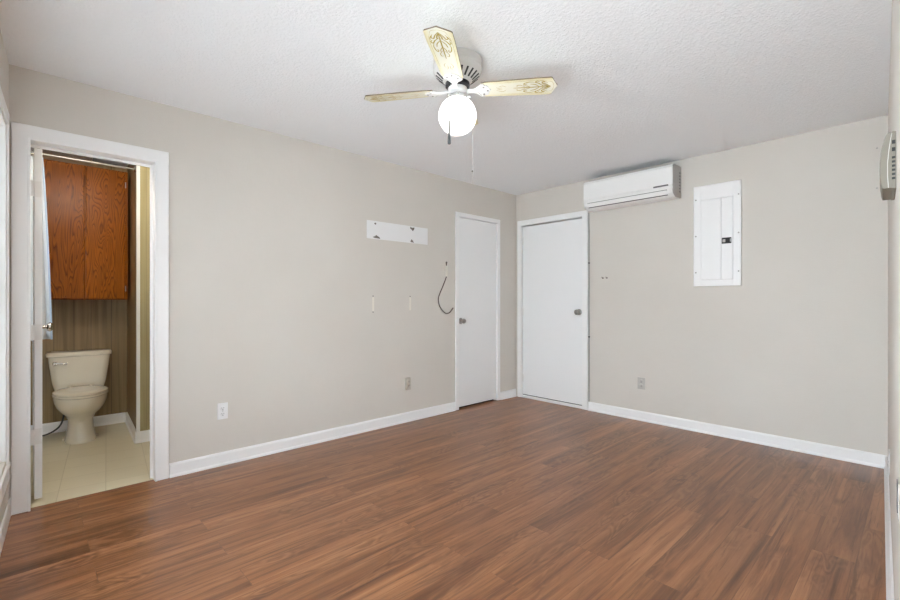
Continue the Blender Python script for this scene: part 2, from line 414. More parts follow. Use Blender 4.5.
# ---------------------------------------------------------------- skirting
def bb_profile(): return [(0, 0), (.020, 0), (.020, .008), (.013, .020), (.013, .078), (.007, .091), (0, .091)]
def baseboard(name, fr, runs, label, prof=None):
    m = MB()
    for a, b in runs: m.prism(prof or bb_profile(), a, b, 0)
    m.move(fr)
    tag(m.build(name, M['trim']), label, 'baseboard', kind='structure')
baseboard('baseboard_left', FA, [(.02, .314), (1.044, 3.645), (4.381, 4.39)], 'white baseboard along the long left wall')
baseboard('baseboard_back', FB, [(.968, 3.225)], 'white baseboard along the wall under the breaker panel')
baseboard('baseboard_right', FR, [(.02, 4.55)], 'white baseboard running toward the camera at the right border')
baseboard('baseboard_front', FL, [(.02, 3.40)], 'white baseboard under the window at the left border', [(0, 0), (.009, 0), (.009, .08), (.004, .091), (0, .091)])

# ---------------------------------------------------------------- door casings (trim) and doors
def casing(t, x0, x1, top, wd, th=.016, bead=True, wt=None):
    m = MB(); wt = wt or wd
    m.prism([(x0-wd, 0), (x0-wd, top+wt), (x1+wd, top+wt), (x1+wd, 0), (x1, 0), (x1, top), (x0, top), (x0, 0)], 0, th, 1)
    m.build('casing', M['trim'], t, bevel=.004)
    if bead:
        m = MB(); e = .012
        m.box(x0-e, x0, th-.002, th+.006, 0, top+e); m.box(x1, x1+e, th-.002, th+.006, 0, top+e); m.box(x0, x1, th-.002, th+.006, top, top+e)
        m.build('casing_bead', M['trim'], t, bevel=.002)
def jamb(t, x0, x1, top, g=.0):
    m = MB()
    m.box(x0-.012, x0, -T, .004, 0, top+.012); m.box(x1, x1+.012, -T, .004, 0, top+.012); m.box(x0, x1, -T, .004, top, top+.012)
    m.build('jamb', M['trim'], t)

# bathroom doorway trim: local x is distance from the doorway middle
mid = (bs0+bs1)/2; hw = (bs1-bs0)/2-.012
t = thing('trim_1', 'wide white casing around the open bathroom doorway', 'door trim', on('A', mid, 0), RA, kind='structure')
casing(t, -hw, hw, 2.041, .077, .018, wt=.082); jamb(t, -hw, hw, 2.041)
m = MB(); m.box(-hw, hw, -.075, -.063, 2.025, 2.04); m.box(-hw, -hw+.012, -.075, -.063, 0, 2.03); m.build('door_stop', M['trim'], t)

def knob(parent, x, z, y0, mt, r=.027, rose='rosette', sgn=1):
    # knob on a face whose outward direction is +y*sgn
    rot = Matrix.Translation((x, y0, z)) @ Matrix.Rotation(R(-90)*sgn, 4, 'X')
    m = MB(); m.lathe([(.033, 0), (.033, .004), (.026, .008), (.014, .010)], 32, mtx=rot); m.lathe([(.011, .008), (.010, .034)], 20, mtx=rot)
    k = m.build('knob', mt, parent, smooth=True)
    m = MB(); m.lathe([(.010, .032), (.020, .034), (r, .044), (r, .054), (.022, .063), (.010, .066), (.003, .066)], 32, mtx=rot)
    m.build('grip', mt, k, smooth=True)
    return k

def hinge(parent, x, z, y, mt, h=.089):
    m = MB(); m.lathe([(.0065, z-h/2), (.0065, z+h/2)], 14, x, y); m.box(x-.016, x+.016, y-.007, y-.003, z-h/2, z+h/2)
    return m.build('hinge', mt, parent, smooth=True)

# bathroom door, swung open into the bathroom (perpendicular to the wall)
t = thing('door_1', 'white bathroom door standing open into the bathroom, seen edge-on', 'door', (-.118, -4.291, 0), 0, kind='structure')
m = MB(); m.box(-.60, 0, 0, .035, .015, 2.035); m.build('slab', M['door'], t, bevel=.002)
for z in (.375, .975, 1.80):
    m = MB(); m.box(-.002, .012, -.017, -.001, z-.045, z+.045); m.lathe([(.006, z-.045), (.006, z+.045)], 12, .006, -.008); m.box(-.001, .002, .0, .032, z-.045, z+.045)
    m.build('hinge', M['white_metal'], t)
knob(t, -.545, .98, .035, M['chrome'], .030)

# narrow closet door in the left wall
mid = (cs0+cs1)/2; hw = (cs1-cs0)/2-.012
t = thing('door_2', 'narrow white flush closet door on the long left wall', 'door', on('A', mid, 0), RA, kind='structure')
casing(t, -hw, hw, 2.048, .048, .014, bead=False); jamb(t, -hw, hw, 2.048)
m = MB(); m.box(-hw+.003, hw-.003, -.040, -.005, .022, 2.044); m.build('slab', M['door'], t, bevel=.002)
knob(t, .950-mid, .939, -.005, M['nickel'], .026)
m = MB(); m.box(-hw, hw, -T, -.04, 0, .004); m.build('gap_shade', M['dark'], t)  # black strip, darkness of the gap under the slab put into colour

# door in the far wall
mid = (ds0+ds1)/2; hw = (ds1-ds0)/2-.010
t = thing('door_3', 'white flush entry door in the far corner under the air conditioner', 'door', on('B', mid, 0), RB, kind='structure')
m = MB()                      # the corner casing is cut narrow against the other wall
th = .018
m.prism([(hw+.060, 0), (hw+.060, 2.113), (-hw-.066, 2.113), (-hw-.066, 0), (-hw, 0), (-hw, 2.050), (hw, 2.050), (hw, 0)], 0, th, 1)
m.build('casing', M['trim'], t, bevel=.004)
jamb(t, -hw, hw, 2.050)
m = MB(); m.box(-hw+.003, hw-.006, -.042, -.008, .038, 2.037); m.build('slab', M['door'], t, bevel=.002)
m = MB(); m.box(-hw, hw, -T, .012, 0, .030); m.build('sill', M['trim'], t, bevel=.005)
m = MB(); m.box(-hw, hw, -.06, -.012, .030, .038); m.build('weatherstrip', M['dark'], t)
knob(t, mid-.848, 1.034, -.008, M['nickel'], .029)
for z in (1.87, 1.02, .23): hinge(t, hw-.001, z, -.004, M['white_metal'])
m = MB(); m.box(-hw+.001, -hw+.008, -.02, -.004, 1.005, 1.06); m.build('strike_plate', M['nickel'], t)

# ---------------------------------------------------------------- air conditioner
ac0, ac1, az0, az1, ad = 1.022, 1.887, 2.080, 2.365, .20
mid = (ac0+ac1)/2; hw = (ac1-ac0)/2
t = thing('air_conditioner', 'white wall mounted split air conditioner above the door, close under the ceiling', 'air conditioner', on('B', mid, az0), RB)
hh = az1-az0
prof = [(.012, hh-.012), (.02, hh), (.165, hh), (.185, hh-.010), (.192, hh-.035), (.192, .075), (.180, .030), (.125, .002), (.02, 0), (.012, .01)]
m = MB(); m.prism(prof, -hw+.004, hw-.004, 0); m.build('body', M['acw'], t, bevel=.004)
m = MB(); m.prism([(.192, hh-.022), (.200, hh-.030), (.2015, .100), (.198, .094), (.190, .094), (.186, hh-.022)], -hw, hw, 0); m.build('front_panel', M['acw'], t, bevel=.004, seg=3)
m = MB(); m.prism([(.190, .090), (.199, .088), (.197, .062), (.186, .060)], -hw, hw, 0); m.build('lower_trim', M['acw'], t, bevel=.003)
m = MB(); m.prism([(.186, .058), (.1935, .055), (.176, .022), (.166, .018)], -hw+.055, hw-.045, 0); m.build('louver', M['acw'], t, bevel=.002)
m = MB(); m.prism([(.1895, .062), (.1905, .058), (.186, .055), (.183, .058)], -hw+.05, hw-.04, 0); m.prism([(.170, .0175), (.1735, .0195), (.166, .0135), (.163, .0145)], -hw+.05, hw-.04, 0)
m.build('air_slot', M['darkgrey'], t)
m = MB(); m.box(-hw+.035, -hw+.165, .195, .2025, .092, .104); m.build('display', M['darkgrey'], t, bevel=.001)
for s_, nm in ((-1, 'end_cap'), (1, 'end_cap')):
    m = MB(); m.prism([(.0, hh-.006), (.012, hh), (.168, hh+.001), (.188, hh-.012), (.194, hh-.037), (.194, .072), (.182, .027), (.125, -.001), (.012, 0), (0, .012)], s_*hw-.005*s_, s_*(hw+.003), 0)
    e = m.build(nm, M['acw'] if s_ > 0 else M['acs'], t, bevel=.003)  # right cap takes the plastic with shade in its colour
    m = MB()
    for k in range(7):
        z = .05+k*.028
        m.box(s_*(hw+.0025), s_*(hw+.0045), .028+.0*k, .05, z, z+.013)
    m.build('vent_slots', M['darkgrey'], e)
m = MB(); m.box(-hw+.02, hw-.02, .0, .014, .02, hh-.02); m.build('mounting_plate', M['grey_metal'], t)
m = MB(); m.box(-hw+.03, hw-.03, .03, .15, hh-.001, hh+.004)
for k in range(38):
    x = -hw+.04+k*(2*hw-.08)/37; m.box(x-.003, x+.003, .03, .15, hh+.003, hh+.008)
m.build('intake_grille', M['darkgrey'], t)

# cord running down the door casing
m = MB(); m.tube([on('B', .975, 2.083, .012), on('B', .974, 1.85, .006), on('B', .973, 1.2, .006), on('B', .974, .60, .006), on('B', .973, .093, .006)], .0035, 8)
t = tag(m.build('power_cord', M['darkgrey'], smooth=True), 'thin dark cord running down beside the right casing of the far door', 'cord')
for z in (1.553, .775):
    m = MB(); m.box(.967, .981, 0, .012, z-.006, z+.006); m.move(FB); m.build('cord_clip', M['dark'], t)

# ---------------------------------------------------------------- breaker panel
p0, p1, pz0, pz1 = 1.997, 2.361, 1.283, 2.160
mid = (p0+p1)/2; hw = (p1-p0)/2; hh = pz1-pz0
t = thing('breaker_panel', 'tall white electrical breaker panel on the wall right of the air conditioner', 'breaker panel', on('B', mid, pz0), RB)
ix0, ix1, iz0, iz1 = -(2.303-mid), -(2.056-mid), 1.337-pz0, 2.034-pz0
m = MB()
m.box(-hw, ix0, .0, .012, 0, hh); m.box(ix1, hw, 0, .012, 0, hh); m.box(ix0, ix1, 0, .012, 0, iz0); m.box(ix0, ix1, 0, .012, iz1, hh)
m.box(-hw, -hw+.004, 0, .018, 0, hh); m.box(hw-.004, hw, 0, .018, 0, hh); m.box(-hw, hw, 0, .018, 0, .004); m.box(-hw, hw, 0, .018, hh-.004, hh)
m.build('cover_frame', M['panel'], t, bevel=.002)
xs = -(2.214-mid)
m = MB(); m.box(xs+.0008, ix1-.0015, 0, .0155, iz0+.0015, iz1-.0015); m.build('door', M['panel'], t, bevel=.003)
m = MB(); m.box(ix0+.0015, xs-.0008, 0, .0155, iz0+.0015, iz1-.0015); m.build('side_strip', M['panel'], t, bevel=.003)
m = MB(); m.box(ix0+.012, xs-.006, .014, .0205, 1.640-pz0, 1.690-pz0); l = m.build('latch', M['dark'], t, bevel=.002)
m = MB(); m.box(xs-.034, xs-.012, .020, .0225, 1.652-pz0, 1.676-pz0); m.build('latch_button', M['greyplate'], l, bevel=.002)
m = MB(); m.box(ix0+.0165, ix0+.020, .020, .0218, 1.652-pz0, 1.680-pz0); m.build('latch_mark', M['white'], l)
for x in (-hw+.018, hw-.018):
    for z in (.12, .44, .76):
        m = MB(); m.lathe([(.006, 0), (.006, .0025), (.004, .004), (.0005, .004)], 14, mtx=Matrix.Translation((x, .0118, z)) @ Matrix.Rotation(R(-90), 4, 'X')); m.build('screw', M['nickel'], t, smooth=True)
for z in (.18, .62):
    m = MB(); m.lathe([(.004, z-.02), (.004, z+.02)], 10, ix1-.001, .015); m.build('hinge', M['panel'], t, smooth=True)

# ---------------------------------------------------------------- wall outlets
def outlet(wall, s, z, rz, label, mt, receptacle=True, w_=.070, h_=.114, dp=0):
    t = thing('wall_outlet', label, 'outlet', on(wall, s, z), rz, group='electrical outlets low on the walls')
    m = MB(); m.box(-w_/2, w_/2, min(0, dp), .006, -h_/2, h_/2); m.build('cover_plate', mt, t, bevel=.003)
    if receptacle:
        for sg in (1, -1):
            rot = Matrix.Translation((0, .0055, sg*.0195)) @ Matrix.Rotation(R(-90), 4, 'X')
            m = MB(); m.lathe([(.0168, 0), (.0168, .002), (.0155, .003)], 28, mtx=rot)
            r_ = m.build('receptacle', mt, t, smooth=True)
            m = MB(); zc = sg*.0195
            m.box(-.0075, -.0052, .008, .0092, zc-.001, zc+.0075); m.box(.0052, .0075, .008, .0092, zc-.001, zc+.0065)
            m.lathe([(.0028, .0), (.0028, .0009)], 12, mtx=Matrix.Translation((0, .0083, zc-.0085)) @ Matrix.Rotation(R(-90), 4, 'X'))
            m.build('slots', M['dark'], r_)
    if dp: t.location = on(wall, s, z, -dp)
    m = MB(); m.lathe([(.003, 0), (.003, .0018), (.0004, .0022)], 12, mtx=Matrix.Translation((0, .0055, 0)) @ Matrix.Rotation(R(-90), 4, 'X')); m.build('screw', M['nickel'], t, smooth=True)
    return t
outlet('A', 3.319, .380, RA, 'white duplex outlet low on the left wall beside the bathroom doorway', M['white'])
t = outlet('A', 1.676, .364, RA, 'beige outlet low on the left wall beneath the white patch', M['ivory_grey'], w_=.050, dp=-.022)
outlet('B', 1.527, .360, RB, 'grey duplex outlet low on the wall between the far door and breaker panel', M['greyplate'], w_=.075)
outlet('R', .977, .300, RR, 'white outlet low on the right wall, seen edge-on by the baseboard', M['white'], h_=.122)
t = thing('wall_jack', 'dark faced wall jack on the right wall nearest the camera, seen edge-on', 'wall jack', on('R', 2.62, .627), RR)
m = MB(); m.box(-.035, .035, 0, .002, -.048, .048); m.build('cover_plate', M['greyplate'], t, bevel=.0006)
m = MB(); m.box(-.026, .026, .001, .004, -.030, .046); m.build('jack_face', M['darkgrey'], t, bevel=.001)

# ---------------------------------------------------------------- door chime on right wall
t = thing('door_chime', 'aged beige door chime box on the right wall at the photo border', 'door chime', on('R', 2.222, 1.512), RR)
w2 = .115; ht = .175
prof = [(.004, 0), (.031, 0), (.0335, .010), (.0365, .035), (.038, .060), (.0375, .085), (.035, .115), (.031, .140), (.0255, .162), (.021, .1735), (.018, ht), (.004, ht)]
m = MB(); m.prism(prof, -w2, w2, 0); b = m.build('cover', M['beige'], t, bevel=.0025, seg=3)
m = MB(); m.box(-w2-.003, w2+.003, 0, .0095, -.002, ht+.002); m.build('base_plate', M['beige'], t, bevel=.002)
m = MB(); m.prism([(.0165, .001), (.0185, .001), (.0205, .040), (.0205, .080), (.0175, .120), (.0125, .160), (.0105, ht-.002), (.0095, ht-.002), (.0155, .120), (.0185, .080), (.0185, .040)], -w2-.0015, w2+.0015, 0); m.build('seam', M['greyplate'], t)
for sg in (-1, 1):
    for z in (.026, .039, .052, .065, .078, .091, .114, .119, .137, .142):
        m = MB(); m.box(sg*w2, sg*(w2+.0045), .0022, .0098, z, z+.0068); m.build('vent_slot', M['dark'], t)
# two tiny screws on the far wall near it
for z, lb in ((2.221, 'upper'), (1.942, 'lower')):
    m = MB(); m.lathe([(.007, 0), (.006, .006), (.001, .008)], 12, mtx=Matrix.Translation(on('B', 3.177, z)) @ Matrix.Rotation(R(90), 4, 'X'))
    tag(m.build('wall_screw', M['greyplate'], smooth=True), lb+' of two tiny screws on the far wall next to the chime', 'screw', group='screws by the chime')

# ---------------------------------------------------------------- marks and leftovers on the walls
t = thing('wall_patch', 'white rectangular board with torn scars on the left wall above the outlet', 'mounting board', on('A', (2.13+1.42)/2, 1.793), RA)
m = MB(); m.box(-.356, .354, 0, .004, -.081, .081); m.build('board', M['plaster'], t, bevel=.001)
def scar(cx, cz, pts):
    m = MB(); m.prism([(cx+a, cz+b) for a, b in pts], .0035, .0052, 1); m.build('torn_scar', M['scar'], t)
scar(.265, .057, [(-.010, -.004), (.002, -.010), (.012, .002), (.004, .009), (-.008, .006)])
scar(.252, -.062, [(-.040, -.014), (-.012, -.012), (.024, -.010), (.042, -.004), (.016, .006), (.002, .018), (-.012, .008), (-.030, .002)])
scar(-.160, .056, [(-.026, .016), (-.022, -.004), (-.006, -.022), (.006, -.010), (.028, .004), (.022, .018), (.004, .010)])
scar(-.156, -.060, [(-.024, -.016), (.000, -.014), (.020, -.010), (.010, .008), (.004, .016), (-.010, .002)])
for s, lb in ((2.062, 'pale vertical anchor strip on left wall, the one left of its twin below the board'), (1.640, 'pale vertical anchor strip on left wall, the one nearer the closet door')):
    t = thing('anchor_strip', lb, 'anchor strip', on('A', s, 1.126), RA, group='anchor strips below the board')
    m = MB(); m.box(-.010, .010, 0, .005, -.062, .062); m.build('strip', M['ivory'], t, bevel=.002)
    for z in ((.072,) if s < 2 else (.072, -.072)):
        m = MB(); m.lathe([(.005, 0), (.005, .003)], 10, mtx=Matrix.Translation((0, 0, z)) @ Matrix.Rotation(R(-90), 4, 'X')); m.build('nail_hole', M['scar'], t)
t = thing('loose_cable', 'brown cable looping out of a wall hole beside the closet door', 'cable', on('A', 1.160, 1.40), RA)
m = MB(); P = [(.004, .0, .147), (.008, .012, .10), (.008, .012, .03), (.014, .012, -.001), (.060, .014, -.09), (.112, .014, -.185), (.124, .012, -.235), (.105, .012, -.300), (.060, .014, -.352), (.015, .014, -.375), (-.030, .014, -.368), (-.062, .014, -.340), (-.080, .016, -.318)]
def smooth_path(P, n=6):
    P = [Vector(p) for p in P]; out = []
    for i in range(len(P)-1):
        a = P[max(i-1, 0)]; b = P[i]; c = P[i+1]; d = P[min(i+2, len(P)-1)]
        for k in range(n):
            u = k/n; out.append(.5*((2*b)+(c-a)*u+(2*a-5*b+4*c-d)*u*u+(3*b-a-3*c+d)*u**3))
    out.append(P[-1]); return out
m.tube(smooth_path(P), .0055, 8); m.build('cord', M['cable'], t, smooth=True)
m = MB(); m.box(.002, .018, 0, .019, .005, .118); m.build('white_sleeve', M['ivory'], t, bevel=.002)
m = MB(); m.lathe([(.012, 0), (.012, .002)], 14, mtx=Matrix.Translation((0, 0, .150)) @ Matrix.Rotation(R(-90), 4, 'X')); m.build('wall_hole', M['scar'], t)
for s, lb in ((1.128, 'small dark wall hook right of the far door, the left of a pair'), (1.172, 'small dark wall hook right of the far door, the right of a pair')):
    m = MB(); m.lathe([(.008, 0), (.008, .003), (.004, .005)], 12, mtx=Matrix.Rotation(R(-90), 4, 'X'))
    m.tube([(0, .002, 0), (0, .016, -.001), (0, .022, .006), (0, .022, .014)], .003, 8)
    o = m.build('wall_hook', M['cable'], smooth=True); o.location = on('B', s, 1.389); o.rotation_euler = (0, 0, RB); tag(o, lb, 'hook', group='pair of hooks by the far door')

# ---------------------------------------------------------------- ceiling fan
FX, FY = 1.6951, -2.6633
t = thing('ceiling_fan', 'white ceiling fan with four cream gold-stencilled blades and a lit globe', 'ceiling fan', (FX, FY, H), 0)
m = MB(); m.lathe([(.120, .0), (.130, -.004), (.1305, -.040), (.126, -.044), (.124, -.050), (.060, -.050)], 64); m.build('canopy', M['grey_metal'], t, smooth=True)
m = MB(); m.lathe([(.118, -.046), (.127, -.052), (.1285, -.064), (.124, -.074), (.066, -.122), (.058, -.124)], 64); mh = m.build('motor_housing', M['grey_metal'], t, smooth=True)
for k in range(22):
    m = MB(); a = 2*pi*k/22; mt = Matrix.Rotation(a, 4, 'Z') @ Matrix.Translation((.0965, 0, -.0970)) @ Matrix.Rotation(-math.atan2(.048, .058), 4, 'Y')
    m.box(-.023, .023, -.0048, .0048, -.002, .0012, mt); m.build('vent_slot', M['dark'], mh)
m = MB(); m.lathe([(.058, -.118), (.064, -.124), (.064, -.142), (.058, -.148), (.030, -.150)], 48); m.build('flywheel', M['dark'], t, smooth=True)
m = MB(); m.lathe([(.036, -.145), (.050, -.150), (.052, -.158), (.050, -.172), (.038, -.178), (.030, -.180)], 48); m.build('switch_housing', M['white_metal'], t, smooth=True)
m = MB(); m.lathe([(.030, -.176), (.032, -.186), (.048, -.190), (.056, -.196), (.056, -.212), (.050, -.212)], 48); m.build('light_fitter', M['chrome'], t, smooth=True)
for k in range(3):
    a = 2*pi*k/3+.5; m = MB(); m.tube([(.054*cos(a), .054*sin(a), -.204), (.070*cos(a), .070*sin(a), -.204)], .003, 8); m.build('thumbscrew', M['chrome'], t, smooth=True)
m = MB()
gc, gr = -.296, .1005
m.lathe([(max(gr*sin(pi*k/28), .0005), gc-gr*cos(pi*k/28)) for k in range(0, 26)], 56); m.build('globe', M['globe'], t, smooth='all')
# blades: camera-right bearing expressed in the room frame
cr = math.atan2(.7253, .6885)     # direction of image-right in the room
def blade_set(ang, lift=0):
    zb = -.162; pitch = R(-10.5)
    e = Matrix.Rotation(ang, 4, 'Z')
    # blade outline along +x
    r0, r1 = .128, .518
    out = [(r0, -.050), (r0+.02, -.056), (r1-.10, -.066), (r1-.035, -.065), (r1-.028, -.060), (r1, 0), (r1-.028, .060), (r1-.035, .065), (r1-.10, .066), (r0+.02, .056), (r0, .050)]
    m = MB(); m.prism(out, -.003, .003, 2)
    b = m.build('blade', M['blade'], t)
    b.data.materials.append(M['blade_edge'])
    for f in b.data.polygons:
        if abs(f.normal.z) < .5: f.material_index = 1
    b.matrix_local = e @ Matrix.Translation((0, 0, zb)) @ Matrix.Rotation(-lift, 4, 'Y') @ Matrix.Rotation(pitch, 4, 'X')
    # gold scroll stencil on the underside
    m = MB(); zz = -.0034
    def stroke(P, wd):
        P = smooth_path([(x, y, 0) for x, y in P], 5); n = len(P)
        L_, R__ = [], []
        for i, p in enumerate(P):
            d = (P[min(i+1, n-1)]-P[max(i-1, 0)]).normalized(); q = Vector((-d.y, d.x, 0)); ww = wd*(.35+.65*sin(pi*(i+.6)/(n+.2)))
            L_.append(p+q*ww); R__.append(p-q*ww)
        for i in range(n-1):
            vs_ = [m.b.verts.new((v.x, v.y, zz)) for v in (L_[i], L_[i+1], R__[i+1], R__[i])]; f = m.b.faces.new(vs_)
    tip = r1-.034
    stroke([(tip, 0), (tip-.05, .0), (tip-.12, 0), (tip-.19, 0)], .0034)
    for sg in (1, -1):
        S = lambda *P, wd=.002: stroke([(tip-x*1.30, sg*y*1.28 if y < .038 else sg*y) for x, y in P], wd*1.2)
        S((0, 0), (.018, .014), (.034, .022), (.030, .030), (.022, .026), wd=.0026)
        S((.006, .0), (.022, .008), (.036, .010), wd=.0030)
        S((.030, .004), (.045, .020), (.060, .030), (.052, .036), (.044, .030), wd=.0026)
        S((.045, .003), (.062, .016), (.080, .020), wd=.0022)
        S((.060, .028), (.078, .032), (.096, .029), (.106, .022), (.098, .018), (.092, .023), wd=.0022)
        S((.080, .002), (.095, .010), (.108, .012), wd=.0018)
        S((.100, .004), (.118, .016), (.132, .014), (.130, .007), wd=.0016); S((.012, .022), (.030, .034), (.044, .036), wd=.0016)
        S((.175, .010), (.190, .018), (.206, .012), wd=.0010); S((.190, .006), (.204, .004), (.214, .010), wd=.0010)
        S((.010, .040), (.040, .0505), (.120, .0500), (.200, .046), wd=.0007)
        S((-.012, .0), (-.006, .024), (.010, .040), wd=.0007)
    bmesh.ops.solidify(m.b, geom=m.b.faces[:], thickness=-.0004)
    s_ = m.build('stencil', M['gold'], b)
    # blade iron
    m = MB()
    sc = [(.052, -.014), (.085, -.014), (.104, -.024), (.116, -.040), (.128, -.051), (.140, -.049), (.148, -.036), (.156, -.040), (.166, -.027), (.168, -.011), (.178, 0),
          (.168, .011), (.166, .027), (.156, .040), (.148, .036), (.140, .049), (.128, .051), (.116, .040), (.104, .024), (.085, .014), (.052, .014)]
    m.prism(sc, -.0085, -.0036, 2)
    ir = m.build('blade_iron', M['white_metal'], b, bevel=.0012)
    for x, y in ((.140, -.028), (.140, .028), (.160, 0)):
        m = MB(); m.lathe([(.005, -.0085), (.005, -.0105), (.001, -.0115)], 12, x, y); m.build('screw', M['nickel'], b, smooth=True)
    for sg in (1, -1):
        m = MB(); m.tube([(.090, sg*.003, -.009), (.112, sg*.016, -.009), (.126, sg*.038, -.009)], .0022, 6); m.build('iron_rib', M['grey_metal'], b, smooth=True)
for k in range(4): blade_set(cr + R((-9, -9, -9, -11)[k]) + k*pi/2, R((-1.0, 0, -1.0, 3.6)[k]))
def cam_off(dx, dz):      # image-right / away-from-camera offset in room axes
    return dx*.6885-dz*.7253, dx*.7253+dz*.6885
def chain(dx, dz, ztop, zbot, pend, bead=None):
    x, y = cam_off(dx, dz); u = Vector((x, y, 0)); L_ = u.length; u.normalize()
    pts = [u*.050+Vector((0, 0, -.162)), u*(L_*.8)+Vector((0, 0, -.175)), u*L_+Vector((0, 0, -.215)), u*L_+Vector((0, 0, zbot-H))]
    m = MB(); m.tube(pts, .0011, 6); c = m.build('pull_chain', M['grey_metal'], t, smooth=True)
    if pend:
        m = MB(); m.lathe([(.003, ztop-H), (.0045, ztop-.006-H), (.0045, (ztop*.45+zbot*.55)-H), (.0072, (ztop*.3+zbot*.7)-H), (.0085, zbot-H+.004), (.006, zbot-H)], 14, x, y); m.build('pendant', M['darkgrey'], c, smooth=True)
    if bead:
        m = MB(); m.sphere((x, y, bead-H), .004, 12, 8); m.build('bead', M['dark'], c, smooth=True)
chain(-.044, -.122, 2.068, 1.946, True)
chain(.083, .078, 2.0, 1.79, False, 1.867)

# ---------------------------------------------------------------- bathroom
m = MB(); m.box(-1.95, -1.85, -5.1, -3.2, 0, H); tag(m.build('wall_bathroom_back', M['pan_back']), 'brown grooved panelling behind the toilet', 'wall', kind='structure')
m = MB(); m.box(-1.95, -.115, -5.10, -5.0, 0, H); tag(m.build('wall_bathroom_left', M['pan_side']), 'bathroom side wall hidden behind the open door', 'wall', kind='structure')
m = MB(); m.prism([(-1.85, -3.615), (-1.016, -3.665), (-1.016, -3.30), (-1.85, -3.30)], 0, H, 2); tag(m.build('wall_bathroom_partition', M['pan_side']), 'brown panelled return wall right of the toilet', 'wall', kind='structure')
m = MB(); m.box(-1.016, -1.004, -3.665, -3.30, 0, H); tag(m.build('wall_bathroom_panel', M['pan_lit']), 'panelled strip just inside the bathroom doorway, warm light put into its yellow colour', 'wall', kind='structure')
m = MB(); m.box(-1.95, -.115, -3.30, -3.2, 0, H); tag(m.build('wall_bathroom_right', M['pan_side']), 'bathroom end wall beyond the doorway', 'wall', kind='structure')
m = MB(); m.prism([(-1.020, -3.670), (-.998, -3.670), (-.998, -3.646), (-1.004, -3.646), (-1.004, -3.665), (-1.020, -3.665)], .085, H, 2)
tag(m.build('trim_2', M['trim'], bevel=.002), 'white corner strip on the panelled return wall', 'corner trim', kind='structure')
m = MB(); bp = bb_profile()
FBk = Matrix.Translation((-1.85, -3.615, 0)) @ Matrix.Rotation(R(-90), 4, 'Z')
mm = MB(); mm.prism(bp, .013, 1.30, 0); mm.move(FBk); tag(mm.build('baseboard_bathroom_back', M['trim']), 'white baseboard behind the toilet', 'baseboard', kind='structure')
mm = MB(); mm.rings([[(-1.85, -3.615-a, z) for a, z in bp], [(-1.004, -3.6655-a, z) for a, z in bp]]); tag(mm.build('baseboard_bathroom_side', M['trim']), 'white baseboard on the return wall right of the toilet', 'baseboard', kind='structure')
mm = MB(); mm.prism([(-1.004+a, z) for a, z in bp], -3.680, -3.31, 1); tag(mm.build('baseboard_bathroom_panel', M['trim']), 'white baseboard under the lit-toned panel strip', 'baseboard', kind='structure')

# wall cabinet above the toilet
t = thing('wall_cabinet', 'varnished oak two door wall cabinet above the toilet', 'cabinet', (-1.85, -3.955, 1.165))
ch_ = 1.150; cw = .303
m = MB(); m.box(.0, .280, -cw, cw, 0, ch_); m.build('carcass', M['oak'], t, bevel=.002)
m = MB(); fr = .280
m.box(fr, fr+.018, -cw, -cw+.035, 0, ch_); m.box(fr, fr+.018, cw-.035, cw, 0, ch_); m.box(fr, fr+.018, -.02, .02, .03, ch_-.03); m.box(fr, fr+.018, -cw+.035, cw-.035, 0, .035); m.box(fr, fr+.018, -cw+.035, cw-.035, ch_-.035, ch_)
m.build('face_frame', M['oak'], t)
for y0, y1 in ((-cw+.006, -.006), (.006, cw-.022)):
    m = MB(); m.box(fr+.018, fr+.037, y0, y1, .008, ch_-.012); d_ = m.build('door', M['oak'], t, bevel=.006, seg=3)
    ye = y0 if y0 < -.1 else y1
    for z in (.10, ch_-.12):
        m = MB(); m.lathe([(.005, z-.025), (.005, z+.025)], 10, fr+.026, ye+(.004 if ye > 0 else -.004)); m.build('hinge', M['nickel'], d_, smooth=True)
t = thing('storage_box', 'flat dark brown box lying on top of the oak cabinet', 'box', (-1.68, -4.05, 1.165+ch_))
m = MB(); m.box(-.14, .11, -.20, .145, 0, .062); m.build('box_body', M['box'], t, bevel=.003)
m = MB(); m.box(-.145, .115, -.205, .150, .058, .085); m.build('box_lid', M['cable'], t, bevel=.003)

# curtain and rod
xr, zr = -1.06, 2.235
m = MB(); m.tube([(xr, -5.0, zr), (xr, -3.665, zr)], .007, 12); t = tag(m.build('curtain_rod', M['nickel'], smooth=True), 'thin metal curtain rod across the toilet alcove above the door opening', 'curtain rod')
for y, dy in ((-3.665, -1), (-5.0, 1)):
    m = MB(); m.lathe([(.025, 0), (.025, .006), (.014, .014)], 20, mtx=Matrix.Translation((xr, y, zr)) @ Matrix.Rotation(R(90)*(-dy), 4, 'X')); m.build('end_flange', M['chrome'], t, smooth=True)
t = thing('curtain', 'pale blue curtain gathered beside the open bathroom door', 'curtain', (xr, -4.30, zr))
def curtain_mesh(y0t, y1t, y0b, y1b, z0, z1, amp, folds, th=.003, nz=24, n=72):
    m = MB(); front = []; 
    rows = []
    for j in range(nz+1):
        v = j/nz; z = z1+(z0-z1)*v; a = y0t+(y0b-y0t)*v**.8; b = y1t+(y1b-y1t)*v**.8
        row = []
        for i in range(n+1):
            u = i/n; ph = 2*pi*folds*u
            row.append(Vector((amp*(.55+.45*v)*sin(ph)+.012*sin(3*v+2*u), a+(b-a)*u+.006*sin(ph*2+v*2), z+.006*sin(ph*.5)*v)))
        rows.append(row)
    V = [[m.b.verts.new(p) for p in r] for r in rows]
    for j in range(nz):
        for i in range(n): m.b.faces.new((V[j][i], V[j+1][i], V[j+1][i+1], V[j][i+1]))
    bmesh.ops.recalc_face_normals(m.b, faces=m.b.faces)
    return m
